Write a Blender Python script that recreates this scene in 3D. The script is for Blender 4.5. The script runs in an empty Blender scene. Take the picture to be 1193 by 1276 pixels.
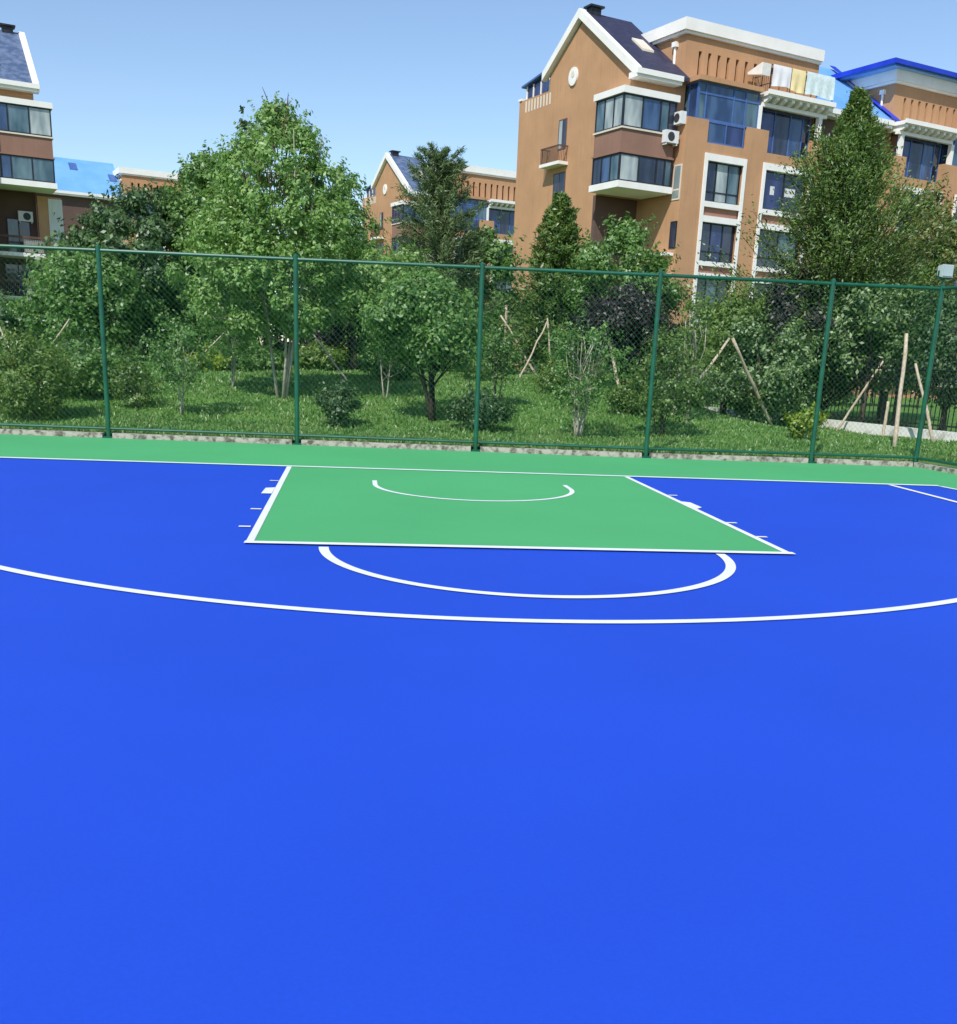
import bpy, math, random
import numpy as np
from mathutils import Vector, Matrix
R = math.radians
scene = bpy.context.scene
COL = scene.collection

# ------------------------------------------------------------------ helpers
class MB:
    """collects polygons into ONE mesh object"""
    def __init__(s, mirror=False):
        s.v = []; s.f = []; s.sx = -1 if mirror else 1
    def add(s, verts, faces):
        n = len(s.v)
        s.v += [(s.sx * x, y, z) for x, y, z in verts]
        s.f += [tuple(n + i for i in (f if s.sx > 0 else f[::-1])) for f in faces]
    def box(s, x0, x1, y0, y1, z0, z1):
        s.add([(x0, y0, z0), (x1, y0, z0), (x1, y1, z0), (x0, y1, z0), (x0, y0, z1), (x1, y0, z1), (x1, y1, z1), (x0, y1, z1)],
              [(0, 3, 2, 1), (4, 5, 6, 7), (0, 1, 5, 4), (1, 2, 6, 5), (2, 3, 7, 6), (3, 0, 4, 7)])
        return s
    def prism_u(s, poly, u0, u1):
        """polygon of (y, z), anticlockwise seen from +x, extruded along x"""
        n = len(poly)
        s.add([(u0, y, z) for y, z in poly] + [(u1, y, z) for y, z in poly],
              [tuple(range(n))[::-1], tuple(range(n, 2 * n))] + [(i, (i + 1) % n, n + (i + 1) % n, n + i) for i in range(n)])
        return s
    def prism_z(s, poly, z0, z1):
        n = len(poly)
        s.add([(x, y, z0) for x, y in poly] + [(x, y, z1) for x, y in poly],
              [tuple(range(n))[::-1], tuple(range(n, 2 * n))] + [(i, (i + 1) % n, n + (i + 1) % n, n + i) for i in range(n)])
        return s
    def tube(s, pts, radii, n=6, caps=True):
        pts = [Vector(p) for p in pts]
        if not hasattr(radii, '__len__'): radii = [radii] * len(pts)
        vs = []; fs = []
        for i, p in enumerate(pts):
            d = (pts[min(i + 1, len(pts) - 1)] - pts[max(i - 1, 0)]).normalized()
            a = Vector((0, 0, 1)) if abs(d.z) < .9 else Vector((1, 0, 0))
            e1 = d.cross(a).normalized(); e2 = d.cross(e1)
            for k in range(n):
                t = 2 * math.pi * k / n
                vs.append(tuple(p + (e1 * math.cos(t) + e2 * math.sin(t)) * radii[i]))
        for i in range(len(pts) - 1):
            for k in range(n):
                fs.append((i * n + k, (i + 1) * n + k, (i + 1) * n + (k + 1) % n, i * n + (k + 1) % n))
        if caps:
            fs.append(tuple(range(n))); fs.append(tuple(range((len(pts) - 1) * n, len(pts) * n))[::-1])
        s.add(vs, fs); return s
    def build(s, name, mat, parent=None, smooth=False):
        me = bpy.data.meshes.new(name); me.from_pydata(s.v, [], s.f); me.update()
        if smooth: me.polygons.foreach_set('use_smooth', [True] * len(me.polygons))
        me.materials.append(mat)
        o = bpy.data.objects.new(name, me); COL.objects.link(o)
        if parent is not None: o.parent = parent
        return o

def tag(o, label=None, cat=None, group=None, kind=None):
    if label: o['label'] = label
    if cat: o['category'] = cat
    if group: o['group'] = group
    if kind: o['kind'] = kind
    return o
def empty(name, loc, rz=0.0):
    o = bpy.data.objects.new(name, None); COL.objects.link(o)
    o.location = loc; o.rotation_euler = (0, 0, rz); o.empty_display_size = .2
    return o
def quads_mesh(name, V, mat, parent=None):
    """V: (n,4,3) numpy quads"""
    n = len(V); me = bpy.data.meshes.new(name)
    me.vertices.add(n * 4); me.loops.add(n * 4); me.polygons.add(n)
    me.vertices.foreach_set('co', V.reshape(-1).astype(np.float32))
    me.loops.foreach_set('vertex_index', np.arange(n * 4, dtype=np.int32))
    me.polygons.foreach_set('loop_start', np.arange(0, n * 4, 4, dtype=np.int32))
    me.polygons.foreach_set('loop_total', np.full(n, 4, dtype=np.int32))
    me.update(calc_edges=True); me.materials.append(mat)
    o = bpy.data.objects.new(name, me); COL.objects.link(o)
    if parent is not None: o.parent = parent
    return o

# ------------------------------------------------------------------ materials
def nt(name):
    m = bpy.data.materials.new(name); m.use_nodes = True
    t = m.node_tree; p = t.nodes['Principled BSDF']
    return m, t, p
def L(t, a, b): t.links.new(a, b)
def noise(t, scale, detail=4, coord='Object', rough=.6, stretch=None):
    tc = t.nodes.new('ShaderNodeTexCoord'); n = t.nodes.new('ShaderNodeTexNoise')
    n.inputs['Scale'].default_value = scale; n.inputs['Detail'].default_value = detail; n.inputs['Roughness'].default_value = rough
    if stretch:
        mp = t.nodes.new('ShaderNodeMapping'); mp.inputs['Scale'].default_value = stretch
        L(t, tc.outputs[coord], mp.inputs['Vector']); L(t, mp.outputs['Vector'], n.inputs['Vector'])
    else: L(t, tc.outputs[coord], n.inputs['Vector'])
    return n
def ramp(t, fac, stops):
    r = t.nodes.new('ShaderNodeValToRGB'); e = r.color_ramp.elements
    while len(e) < len(stops): e.new(.5)
    for i, (pos, c) in enumerate(stops):
        e[i].position = pos; e[i].color = (*c, 1)
    L(t, fac, r.inputs['Fac']); return r
def mat_noise(name, c1, c2, scale=2., rough=.8, spec=.3, bump=0., stretch=None, bscale=None, lo=.3, hi=.7):
    m, t, p = nt(name)
    n = noise(t, scale, 6, stretch=stretch)
    r = ramp(t, n.outputs['Fac'], [(lo, c1), (hi, c2)])
    L(t, r.outputs['Color'], p.inputs['Base Color'])
    p.inputs['Roughness'].default_value = rough; p.inputs['Specular IOR Level'].default_value = spec
    if bump:
        b = t.nodes.new('ShaderNodeBump'); b.inputs['Strength'].default_value = bump; b.inputs['Distance'].default_value = .02
        n2 = noise(t, bscale or scale * 12, 4)
        L(t, n2.outputs['Fac'], b.inputs['Height']); L(t, b.outputs['Normal'], p.inputs['Normal'])
    return m
def mat_wall(name, c, dark, stain=.25):
    """rendered masonry: fine mottling plus rain streaks"""
    m, t, p = nt(name)
    n1 = noise(t, .55, 6); n2 = noise(t, 3.0, 5, stretch=(3, 3, .18))
    r1 = ramp(t, n1.outputs['Fac'], [(.3, tuple(x * .88 for x in c)), (.7, tuple(min(1, x * 1.08) for x in c))])
    r2 = ramp(t, n2.outputs['Fac'], [(.52, (0, 0, 0)), (.8, (1, 1, 1))])
    mul = t.nodes.new('ShaderNodeMath'); mul.operation = 'MULTIPLY'; mul.inputs[1].default_value = stain
    L(t, r2.outputs['Color'], mul.inputs[0])
    mx = t.nodes.new('ShaderNodeMixRGB'); mx.inputs['Color2'].default_value = (*dark, 1)
    L(t, mul.outputs[0], mx.inputs['Fac']); L(t, r1.outputs['Color'], mx.inputs['Color1'])
    L(t, mx.outputs['Color'], p.inputs['Base Color'])
    p.inputs['Roughness'].default_value = .9; p.inputs['Specular IOR Level'].default_value = .2
    b = t.nodes.new('ShaderNodeBump'); b.inputs['Strength'].default_value = .25; b.inputs['Distance'].default_value = .02
    n3 = noise(t, 14, 4); L(t, n3.outputs['Fac'], b.inputs['Height']); L(t, b.outputs['Normal'], p.inputs['Normal'])
    return m
def mat_glass(name, c1, c2, rough=.06, ior=1.7):
    m, t, p = nt(name)
    n = noise(t, .9, 2, stretch=(1.5, 1.5, .5))
    r = ramp(t, n.outputs['Fac'], [(.38, c1), (.62, c2)])
    L(t, r.outputs['Color'], p.inputs['Base Color'])
    p.inputs['Roughness'].default_value = rough; p.inputs['IOR'].default_value = ior
    n2 = noise(t, 1.3, 2); b = t.nodes.new('ShaderNodeBump'); b.inputs['Strength'].default_value = .12; b.inputs['Distance'].default_value = .05
    L(t, n2.outputs['Fac'], b.inputs['Height']); L(t, b.outputs['Normal'], p.inputs['Normal'])
    return m
def mat_leaf(name, cols, trans=.35):
    """leaf colour differs from leaf to leaf and from spray to spray"""
    m = bpy.data.materials.new(name); m.use_nodes = True; t = m.node_tree; t.nodes.clear()
    out = t.nodes.new('ShaderNodeOutputMaterial'); g = t.nodes.new('ShaderNodeNewGeometry')
    n = noise(t, 1.1, 2)
    mix = t.nodes.new('ShaderNodeMath'); mix.operation = 'MULTIPLY_ADD'; mix.inputs[1].default_value = .55; 
    sc = t.nodes.new('ShaderNodeMath'); sc.operation = 'MULTIPLY'; sc.inputs[1].default_value = .45
    L(t, n.outputs['Fac'], sc.inputs[0]); L(t, g.outputs['Random Per Island'], mix.inputs[0]); L(t, sc.outputs[0], mix.inputs[2])
    r = ramp(t, mix.outputs[0], [(.2 + .6 * i / (len(cols) - 1), c) for i, c in enumerate(cols)])
    d = t.nodes.new('ShaderNodeBsdfDiffuse'); tr = t.nodes.new('ShaderNodeBsdfTranslucent'); gl = t.nodes.new('ShaderNodeBsdfGlossy')
    gl.inputs['Roughness'].default_value = .45; gl.inputs['Color'].default_value = (.8, .85, .8, 1)
    ms = t.nodes.new('ShaderNodeMixShader'); ms.inputs['Fac'].default_value = trans
    m2 = t.nodes.new('ShaderNodeMixShader'); m2.inputs['Fac'].default_value = .05
    L(t, r.outputs['Color'], d.inputs['Color'])
    hs = t.nodes.new('ShaderNodeHueSaturation'); hs.inputs['Value'].default_value = 1.25; hs.inputs['Hue'].default_value = .49
    L(t, r.outputs['Color'], hs.inputs['Color']); L(t, hs.outputs['Color'], tr.inputs['Color'])
    L(t, d.outputs[0], ms.inputs[1]); L(t, tr.outputs[0], ms.inputs[2])
    L(t, ms.outputs[0], m2.inputs[1]); L(t, gl.outputs[0], m2.inputs[2]); L(t, m2.outputs[0], out.inputs['Surface'])
    return m

M = {}
M['wall'] = mat_wall('terracotta_render', (.50, .285, .152), (.28, .165, .105), .42)
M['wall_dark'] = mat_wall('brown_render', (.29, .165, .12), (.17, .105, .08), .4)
M['wall_shade'] = mat_wall('brown_render_with_shade', (.13, .085, .07), (.09, .06, .05), .3)  # brown render, with shade under bays and eaves put into the colour
M['brick'] = mat_wall('pinkish_render', (.36, .19, .135), (.2, .12, .09), .3)
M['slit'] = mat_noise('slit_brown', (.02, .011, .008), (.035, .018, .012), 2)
M['white'] = mat_noise('white_trim', (.80, .77, .70), (.88, .86, .81), 1.2, .6)
M['cream'] = mat_noise('cream_trim', (.66, .58, .46), (.74, .67, .56), 1.2, .6)
M['frame_dark'] = mat_noise('dark_frame', (.012, .014, .018), (.03, .034, .04), 3, .4)
M['frame_blue'] = mat_noise('blue_frame', (.05, .11, .30), (.09, .17, .40), 3, .4)
M['rail'] = mat_noise('brown_iron', (.10, .055, .04), (.15, .09, .06), 3, .6)
M['g_dark'] = mat_glass('dark_glass', (.008, .012, .03), (.04, .05, .08))
M['g_blue'] = mat_glass('blue_glass', (.018, .045, .12), (.055, .11, .22))
M['g_royal'] = mat_glass('royal_glass', (.012, .02, .08), (.035, .055, .17))
M['g_teal'] = mat_glass('teal_glass', (.03, .075, .10), (.12, .19, .22))
M['g_pale'] = mat_glass('curtained_glass', (.22, .27, .27), (.50, .54, .50))
M['curtain'] = mat_noise('curtain', (.55, .56, .52), (.78, .78, .74), 5, .9, stretch=(6, 6, .2))
M['roof_navy'] = mat_noise('navy_tiles', (.022, .022, .05), (.05, .05, .095), 3, .6, .4, .5, bscale=9)
M['roof_slate'] = mat_noise('slate_tiles', (.07, .11, .20), (.15, .20, .30), 2.2, .5, .5, .4, bscale=9, lo=.42, hi=.62)
M['roof_blue'] = mat_noise('blue_sheet_roof', (.14, .36, .72), (.20, .44, .80), .6, .4, .5)
M['roof_royal'] = mat_noise('royal_blue_edge', (.01, .035, .42), (.02, .06, .6), 1, .4)
M['ac'] = mat_noise('ac_white', (.66, .67, .66), (.78, .78, .76), 4, .5)
M['ac_fan'] = mat_noise('ac_grille', (.02, .02, .022), (.07, .07, .07), 20, .5)
M['green_paint'] = mat_noise('green_paint', (.004, .07, .036), (.009, .115, .062), 5, .4, .5)
M['wire'] = mat_noise('green_wire', (.02, .12, .06), (.04, .18, .10), 6, .4, .5)
M['concrete'] = mat_noise('kerb_concrete', (.13, .115, .09), (.46, .43, .36), 9, .9, .2, .4, lo=.38, hi=.55)
M['wood'] = mat_noise('pale_wood', (.42, .33, .22), (.62, .53, .40), 4, .9, .2, .3, stretch=(8, 8, .8))
M['bark'] = mat_noise('bark', (.06, .05, .04), (.16, .13, .10), 8, .95, .1, .6, stretch=(3, 3, .6))
M['bark_pale'] = mat_noise('pale_bark', (.30, .27, .20), (.55, .52, .43), 6, .9, .1, .4, stretch=(2, 2, .6))
M['bark_dark'] = mat_noise('dark_bark', (.03, .026, .022), (.08, .065, .05), 8, .95, .1, .6, stretch=(3, 3, .6))
M['whitewash'] = mat_noise('painted_stone', (.5, .47, .41), (.80, .78, .72), 3, .9, .2, .3, lo=.35, hi=.5)
M['iron'] = mat_noise('black_iron', (.008, .008, .009), (.02, .02, .022), 5, .5)
M['grass'] = mat_leaf('grass_blades', [(.085, .19, .035), (.135, .29, .06), (.19, .34, .08), (.27, .33, .11)], .3)

def court_mat(name, c, var, stain=None):
    m, t, p = nt(name)
    n = noise(t, .33, 5); n2 = noise(t, 60, 3)
    r = ramp(t, n.outputs['Fac'], [(.3, tuple(x * (1 - var) for x in c)), (.7, tuple(min(1, x * (1 + var)) for x in c))])
    src = r.outputs['Color']
    mx = t.nodes.new('ShaderNodeMixRGB'); mx.blend_type = 'MULTIPLY'; mx.inputs['Fac'].default_value = .35
    r2 = ramp(t, n2.outputs['Fac'], [(.3, (.8, .8, .8)), (.7, (1, 1, 1))])
    L(t, src, mx.inputs['Color1']); L(t, r2.outputs['Color'], mx.inputs['Color2']); src = mx.outputs['Color']
    if stain:
        tc = t.nodes.new('ShaderNodeTexCoord'); vm = t.nodes.new('ShaderNodeVectorMath'); vm.operation = 'DISTANCE'
        vm.inputs[1].default_value = stain; L(t, tc.outputs['Object'], vm.inputs[0])
        r3 = ramp(t, vm.outputs['Value'], [(.04, (.8, .8, .86)), (.14, (1, 1, 1))])
        m3 = t.nodes.new('ShaderNodeMixRGB'); m3.blend_type = 'MULTIPLY'; m3.inputs['Fac'].default_value = 1
        L(t, src, m3.inputs['Color1']); L(t, r3.outputs['Color'], m3.inputs['Color2']); src = m3.outputs['Color']
    L(t, src, p.inputs['Base Color']); p.inputs['Roughness'].default_value = .62; p.inputs['Specular IOR Level'].default_value = .18
    b = t.nodes.new('ShaderNodeBump'); b.inputs['Strength'].default_value = .12; b.inputs['Distance'].default_value = .004
    n3 = noise(t, 170, 3); L(t, n3.outputs['Fac'], b.inputs['Height']); L(t, b.outputs['Normal'], p.inputs['Normal'])
    return m
M['court_blue'] = court_mat('court_blue', (.0165, .077, .59), .06)
M['court_green'] = court_mat('court_green', (.088, .43, .158), .06)
M['line'] = mat_noise('line_paint', (.76, .78, .80), (.86, .87, .87), 3, .6, .2)

# ------------------------------------------------------------------ camera, world, sun
def setup_camera():
    px, py, pz, yaw, pitch, roll, F, sh = -1.48260393, -14.51219515, 1.67399114, .12473503, -.26967297, .04103575, 1251.96047, 148.47926
    cy, sy, cp, sp = math.cos(yaw), math.sin(yaw), math.cos(pitch), math.sin(pitch)
    f = Vector((sy * cp, cy * cp, sp)); r = Vector((cy, -sy, 0)); u = r.cross(f)
    c, s = math.cos(roll), math.sin(roll)
    r2 = c * r + s * u; u2 = -s * r + c * u
    cam = bpy.data.cameras.new('camera'); o = bpy.data.objects.new('camera', cam); COL.objects.link(o)
    m = Matrix((r2, u2, -f)).transposed().to_4x4(); m.translation = (px, py, pz); o.matrix_world = m
    cam.sensor_fit = 'VERTICAL'; cam.sensor_height = 36; cam.lens = F / 1276 * 36
    cam.shift_y = sh / 1276          # photo is cropped: the horizon side was kept
    cam.clip_end = 3000; cam.clip_start = .05
    scene.camera = o
setup_camera()
SUN_AZ, SUN_EL = 208, 46             # compass style: 0 = +y, clockwise
w = bpy.data.worlds.new('World'); scene.world = w; w.use_nodes = True
wt = w.node_tree; bg = wt.nodes['Background']
sky = wt.nodes.new('ShaderNodeTexSky'); sky.sky_type = 'NISHITA'; sky.sun_disc = False
sky.sun_elevation = R(SUN_EL); sky.sun_rotation = R(SUN_AZ)
sky.air_density = 1.0; sky.dust_density = .25; sky.ozone_density = 2.5; sky.altitude = 200
hs = wt.nodes.new('ShaderNodeHueSaturation'); hs.inputs['Saturation'].default_value = 1.0
wt.links.new(sky.outputs['Color'], hs.inputs['Color']); wt.links.new(hs.outputs['Color'], bg.inputs['Color'])
bg.inputs['Strength'].default_value = .15
sl = bpy.data.lights.new('sun', 'SUN'); sl.energy = 3.9; sl.angle = R(.55); sl.color = (1, .965, .91)
so = bpy.data.objects.new('sun', sl); COL.objects.link(so)
sd = Vector((math.sin(R(SUN_AZ)) * math.cos(R(SUN_EL)), math.cos(R(SUN_AZ)) * math.cos(R(SUN_EL)), math.sin(R(SUN_EL))))
so.rotation_euler = sd.to_track_quat('Z', 'Y').to_euler(); so.location = (0, -30, 60)
scene.view_settings.view_transform = 'Standard'; scene.view_settings.look = 'None'
scene.view_settings.gamma = 1; scene.view_settings.exposure = .15
scene.cycles.max_bounces = 6; scene.cycles.transparent_max_bounces = 8

# ------------------------------------------------------------------ ground and court
def sm(a, b, x):
    t = np.clip((x - a) / (b - a), 0, 1); return t * t * (3 - 2 * t)
def lawn_z(x, y):
    x = np.asarray(x, float); y = np.asarray(y, float)
    m = 1 - sm(6, 10, x)
    return .06 + .92 * sm(4.2, 17, y) * m + .035 * np.sin(x * 1.3 + .5 * y) * np.sin(y * .9 - .4 * x) * sm(3.5, 7, y)
g = MB(); g.box(-700, 700, -200, 1600, -.6, -.12)
tag(g.build('ground', mat_noise('soil', (.10, .09, .06), (.07, .10, .04), .2, .95)), kind='structure')
def lawn():
    xs = np.linspace(-30, 34, 161); ys = np.concatenate([np.linspace(1.0, 22, 85), np.linspace(23, 120, 50)])
    X, Y = np.meshgrid(xs, ys); Z = lawn_z(X, Y)
    Z = np.where(Y < 3.3, -.05, Z) if False else Z
    V = np.stack([X, Y, Z], -1).reshape(-1, 3); nx = len(xs)
    mb = MB(); fs = []
    fx = lambda x: 3.28 - .0657 * (x - 3.0)      # back fence line
    for j in range(len(ys) - 1):
        for i in range(nx - 1):
            xc = (xs[i] + xs[i + 1]) / 2; yc = (ys[j] + ys[j + 1]) / 2
            if xc < 8.95 and yc < fx(xc) + .2: continue
            fs.append((j * nx + i, j * nx + i + 1, (j + 1) * nx + i + 1, (j + 1) * nx + i))
    mb.add([tuple(v) for v in V], fs)
    m = mat_noise('lawn_green', (.08, .18, .035), (.14, .27, .06), 1.1, .95, .1, .6, bscale=40)
    tag(mb.build('lawn', m, smooth=True), kind='structure')
lawn()
FP = [(-12.4, 4.45), (-9.1, 4.22), (-5.82, 3.95), (-2.56, 3.74), (.58, 3.44), (3.61, 3.16), (6.67, 3.08), (8.61, 2.95)]   # post feet
def sheet(name, poly, z, m):
    mb = MB(); n = len(poly); mb.add([(x, y, z) for x, y in poly], [tuple(range(n))]); return tag(mb.build(name, m), kind='structure')
gb = MB(); gb.prism_z([(-16, -40), (11.4, -40), (8.85, 2.8), (8.56, 2.82), (6.65, 2.95), (3.6, 3.03), (.57, 3.31), (-2.57, 3.61), (-5.83, 3.82), (-9.1, 4.09), (-16, 4.5)], -.1, 0)
tag(gb.build('court_border', M['court_green']), kind='structure')
bl = lambda x: .10 - .030 * x         # the end line runs a touch askew
SXL, SXR = -7.45, 7.27
sheet('court_floor', [(SXL, -40), (9.2, -40), (SXR, bl(SXR)), (SXL, bl(SXL))], .004, M['court_blue'])
kL, kR, kL2, kR2 = (-2.46, bl(-2.46) - .06), (2.43, bl(2.43) - .21), (-2.43, -5.74), (2.47, -5.82)
sheet('key_area', [kL2, kR2, (2.44, bl(2.44)), (-2.46, bl(-2.46))], .008, M['court_green'])
def strip(name, pts, wd, z=.012, closed=False):
    """painted line of constant width along a polyline"""
    P = [Vector((x, y)) for x, y in pts]; vs = []
    for i, p in enumerate(P):
        d = (P[min(i + 1, len(P) - 1)] - P[max(i - 1, 0)]).normalized(); n = Vector((-d.y, d.x)) * wd / 2
        vs += [(p.x + n.x, p.y + n.y, z), (p.x - n.x, p.y - n.y, z)]
    mb = MB(); mb.add(vs, [(2 * i, 2 * i + 1, 2 * i + 3, 2 * i + 2) for i in range(len(P) - 1)])
    return tag(mb.build(name, M['line']), kind='structure')
arc = lambda cx, cy, r, a0, a1, n=72: [(cx + r * math.cos(R(a0 + (a1 - a0) * i / n)), cy + r * math.sin(R(a0 + (a1 - a0) * i / n))) for i in range(n + 1)]
strip('end_line', [(SXL, bl(SXL)), (SXR, bl(SXR))], .10, .016)
strip('side_line', [(SXR, bl(SXR) - .06), (7.34, -.62), (9.15, -40)], .07)
strip('free_throw_line', [(-2.46, -5.735), (2.50, -5.815)], .10, .020)
kl = MB()
for (x0, y0), (x1, y1) in ((( -2.46, bl(-2.46) - .05), (-2.42, -5.68)), ((2.43, bl(2.43) - .05), (2.46, -5.76))):
    h = .034; kl.add([(x0 - h, y0, .012), (x1 - h, y1, .012), (x1 + h, y1, .012), (x0 + h, y0, .012)], [(0, 1, 2, 3)])
for y0, y1 in ((-1.45, -1.50), (-3.80, -3.86), (-4.88, -4.94)):
    kl.add([(-2.60, y0, .012), (-2.60, y1, .012), (-2.49, y1, .012), (-2.49, y0, .012)], [(0, 1, 2, 3)])
kl.add([(-2.59, -2.18, .012), (-2.60, -2.66, .012), (-2.48, -2.66, .012), (-2.48, -2.12, .012)], [(0, 1, 2, 3)])
for y0, y1 in ((-1.92, -1.98), (-4.05, -4.11), (-4.90, -4.96)):
    kl.add([(2.485, y0, .012), (2.485, y1, .012), (2.60, y1, .012), (2.60, y0, .012)], [(0, 1, 2, 3)])
kl.add([(2.48, -2.50, .012), (2.48, -3.10, .012), (2.58, -2.98, .012), (2.57, -2.58, .012)], [(0, 1, 2, 3)])
tag(kl.build('key_line', M['line']), kind='structure')
strip('free_throw_arc', arc(0, -5.83, 1.775, 181.2, 358.6), .085)
strip('no_charge_arc', [(-1.27, -1.20)] + arc(0, -1.575, 1.27, 180, 360) + [(1.27, -1.20)], .06)
a0 = math.degrees(math.acos(6.46 / 6.715))
strip('three_point_line', [(-6.46, bl(-6.46) - .06)] + arc(0, -1.575, 6.715, 180 + a0, 360 - a0, 120) + [(6.47, bl(6.47) - .06)], .085)

# ------------------------------------------------------------------ chain link fence
H = 3.08
def chain_panel(a, b, z0, z1):
    """woven wire: two sets of slanting wires"""
    mb = MB(); ax = Vector((b[0] - a[0], b[1] - a[1], 0)); wd = ax.length; ax.normalize(); nrm = Vector((-ax.y, ax.x, 0))
    h = z1 - z0; st = .095; r = .0014
    for sgn in (1, -1):
        off = -h
        while off < wd:
            s0, t0 = off, 0.; s1, t1 = off + h, h
            if s0 < 0: t0 = -s0; s0 = 0.
            if s1 > wd: t1 = h - (s1 - wd); s1 = wd
            if t1 - t0 > .02:
                if sgn < 0: s0, s1 = wd - s0, wd - s1
                o = nrm * (.004 * sgn)
                p0 = Vector((a[0], a[1], z0)) + ax * s0 + Vector((0, 0, t0)) + o; p1 = Vector((a[0], a[1], z0)) + ax * s1 + Vector((0, 0, t1)) + o
                mb.tube([p0, p1], r, 3, False)
            off += st
    return mb
def fence(name, pts, label, first_post=True):
    f = empty(name, (0, 0, 0)); tag(f, label, 'fence')
    for i, (x, y) in enumerate(pts):
        if i == 0 and not first_post: continue
        p = MB(); p.tube([(x, y, -.05), (x, y, H + .05)], .041, 12); p.tube([(x, y, H + .05), (x, y, H + .09)], [.043, .012], 12)
        p.box(x - .08, x + .08, y - .08, y + .08, -.02, .022)
        p.build('post', M['green_paint'], f)
    for (a, b) in zip(pts[:-1], pts[1:]):
        d = Vector((b[0] - a[0], b[1] - a[1], 0)).normalized() * .04
        for nm, z, r in (('top_rail', H, .03), ('bottom_rail', .155, .026)):
            mb = MB(); mb.tube([(a[0] + d.x, a[1] + d.y, z), (b[0] - d.x, b[1] - d.y, z)], r, 10); mb.build(nm, M['green_paint'], f)
        chain_panel(a, b, .17, H - .01).build('wire_mesh', M['wire'], f)
    return f
fence('chain_link_fence', FP, 'long green chain link fence behind the end line of the blue court')
SP = [(8.61, 2.95), (8.84, .95), (9.05, -2.0), (9.3, -5.0)]
fence('chain_link_fence', SP, 'short green chain link fence turning along the right side of the court', False)
kb = MB()
def kerb(pts, nm, label):
    mb = MB()
    for (a, b) in zip(pts[:-1], pts[1:]):
        d = Vector((b[0] - a[0], b[1] - a[1])); n = Vector((-d.y, d.x)).normalized() * .10
        mb.prism_z([(a[0] - n.x, a[1] - n.y), (b[0] - n.x, b[1] - n.y), (b[0] + n.x, b[1] + n.y), (a[0] + n.x, a[1] + n.y)], -.1, .10)
    tag(mb.build(nm, M['concrete']), label, 'kerb')
# the kerb butts against the posts' sides
def gaps(P, g=.085):
    out = []
    for a, b in zip(P[:-1], P[1:]):
        d = Vector((b[0] - a[0], b[1] - a[1])).normalized() * g; out.append([(a[0] + d.x, a[1] + d.y), (b[0] - d.x, b[1] - d.y)])
    return out
def kerbs(P, label):
    mb = MB()
    for a, b in gaps(P):
        d = Vector((b[0] - a[0], b[1] - a[1])); n = Vector((-d.y, d.x)).normalized() * .09
        mb.prism_z([(a[0] - n.x, a[1] - n.y), (b[0] - n.x, b[1] - n.y), (b[0] + n.x, b[1] + n.y), (a[0] + n.x, a[1] + n.y)], -.1, .08)
    tag(mb.build('kerb', M['concrete']), label, 'kerb')
kerbs(FP, 'rough pale concrete kerb under the long back fence')
kerbs(SP, 'rough concrete kerb under the short side fence on the right')
# floodlight on the corner post
fl = empty('floodlight', (8.6, 2.93, H + .09), R(10)); tag(fl, 'small grey floodlight on top of the corner fence post', 'floodlight')
b_ = MB(); b_.tube([(0, 0, -.04), (0, 0, .07)], .02, 8); b_.box(-.13, .13, -.015, .015, .06, .085)
b_.box(-.13, -.118, -.015, .015, .085, .2); b_.box(.118, .13, -.015, .015, .085, .2); b_.build('bracket', M['green_paint'], fl)
h_ = MB(); h_.prism_u([(-.07, .09), (.05, .12), (.05, .28), (-.07, .30)], -.115, .115); h_.build('housing', mat_noise('grey_housing', (.40, .46, .43), (.5, .56, .52), 4), fl)
ln = MB(); ln.box(-.10, .10, -.083, -.073, .11, .28); ln.build('lens', mat_glass('lamp_glass', (.3, .38, .38), (.42, .5, .48), .15), fl)

# ------------------------------------------------------------------ apartment buildings (local: x along the front, y away from it)
def window(par, mir, u0, u1, z0, z1, w, panes, frame, nb=.05, depth=.06, trans=None, parent_name='window', splits=None):
    """framed window in a front-facing wall; panes = list of glass materials"""
    n = len(panes); splits = splits or [u0 + (u1 - u0) * i / n for i in range(n + 1)]
    f = MB(mir)
    f.box(u0, u1, w - depth, w, z1 - nb, z1); f.box(u0, u1, w - depth, w, z0, z0 + nb)
    for i, s in enumerate(splits):
        a, b = (s, s + nb) if i == 0 else ((s - nb, s) if i == n else (s - nb / 2, s + nb / 2))
        f.box(a, b, w - depth, w, z0 + nb, z1 - nb)
    if trans is not None: f.box(u0 + nb, u1 - nb, w - depth + .004, w - .004, trans, trans + nb)
    o = f.build(parent_name, frame, par)
    for i in range(n):
        a = splits[i] + (nb if i == 0 else nb / 2); b = splits[i + 1] - (nb if i == n - 1 else nb / 2)
        MB(mir).box(a, b, w - .025, w + .01, z0 + nb, z1 - nb).build('pane', panes[i], o)
    return o
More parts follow.
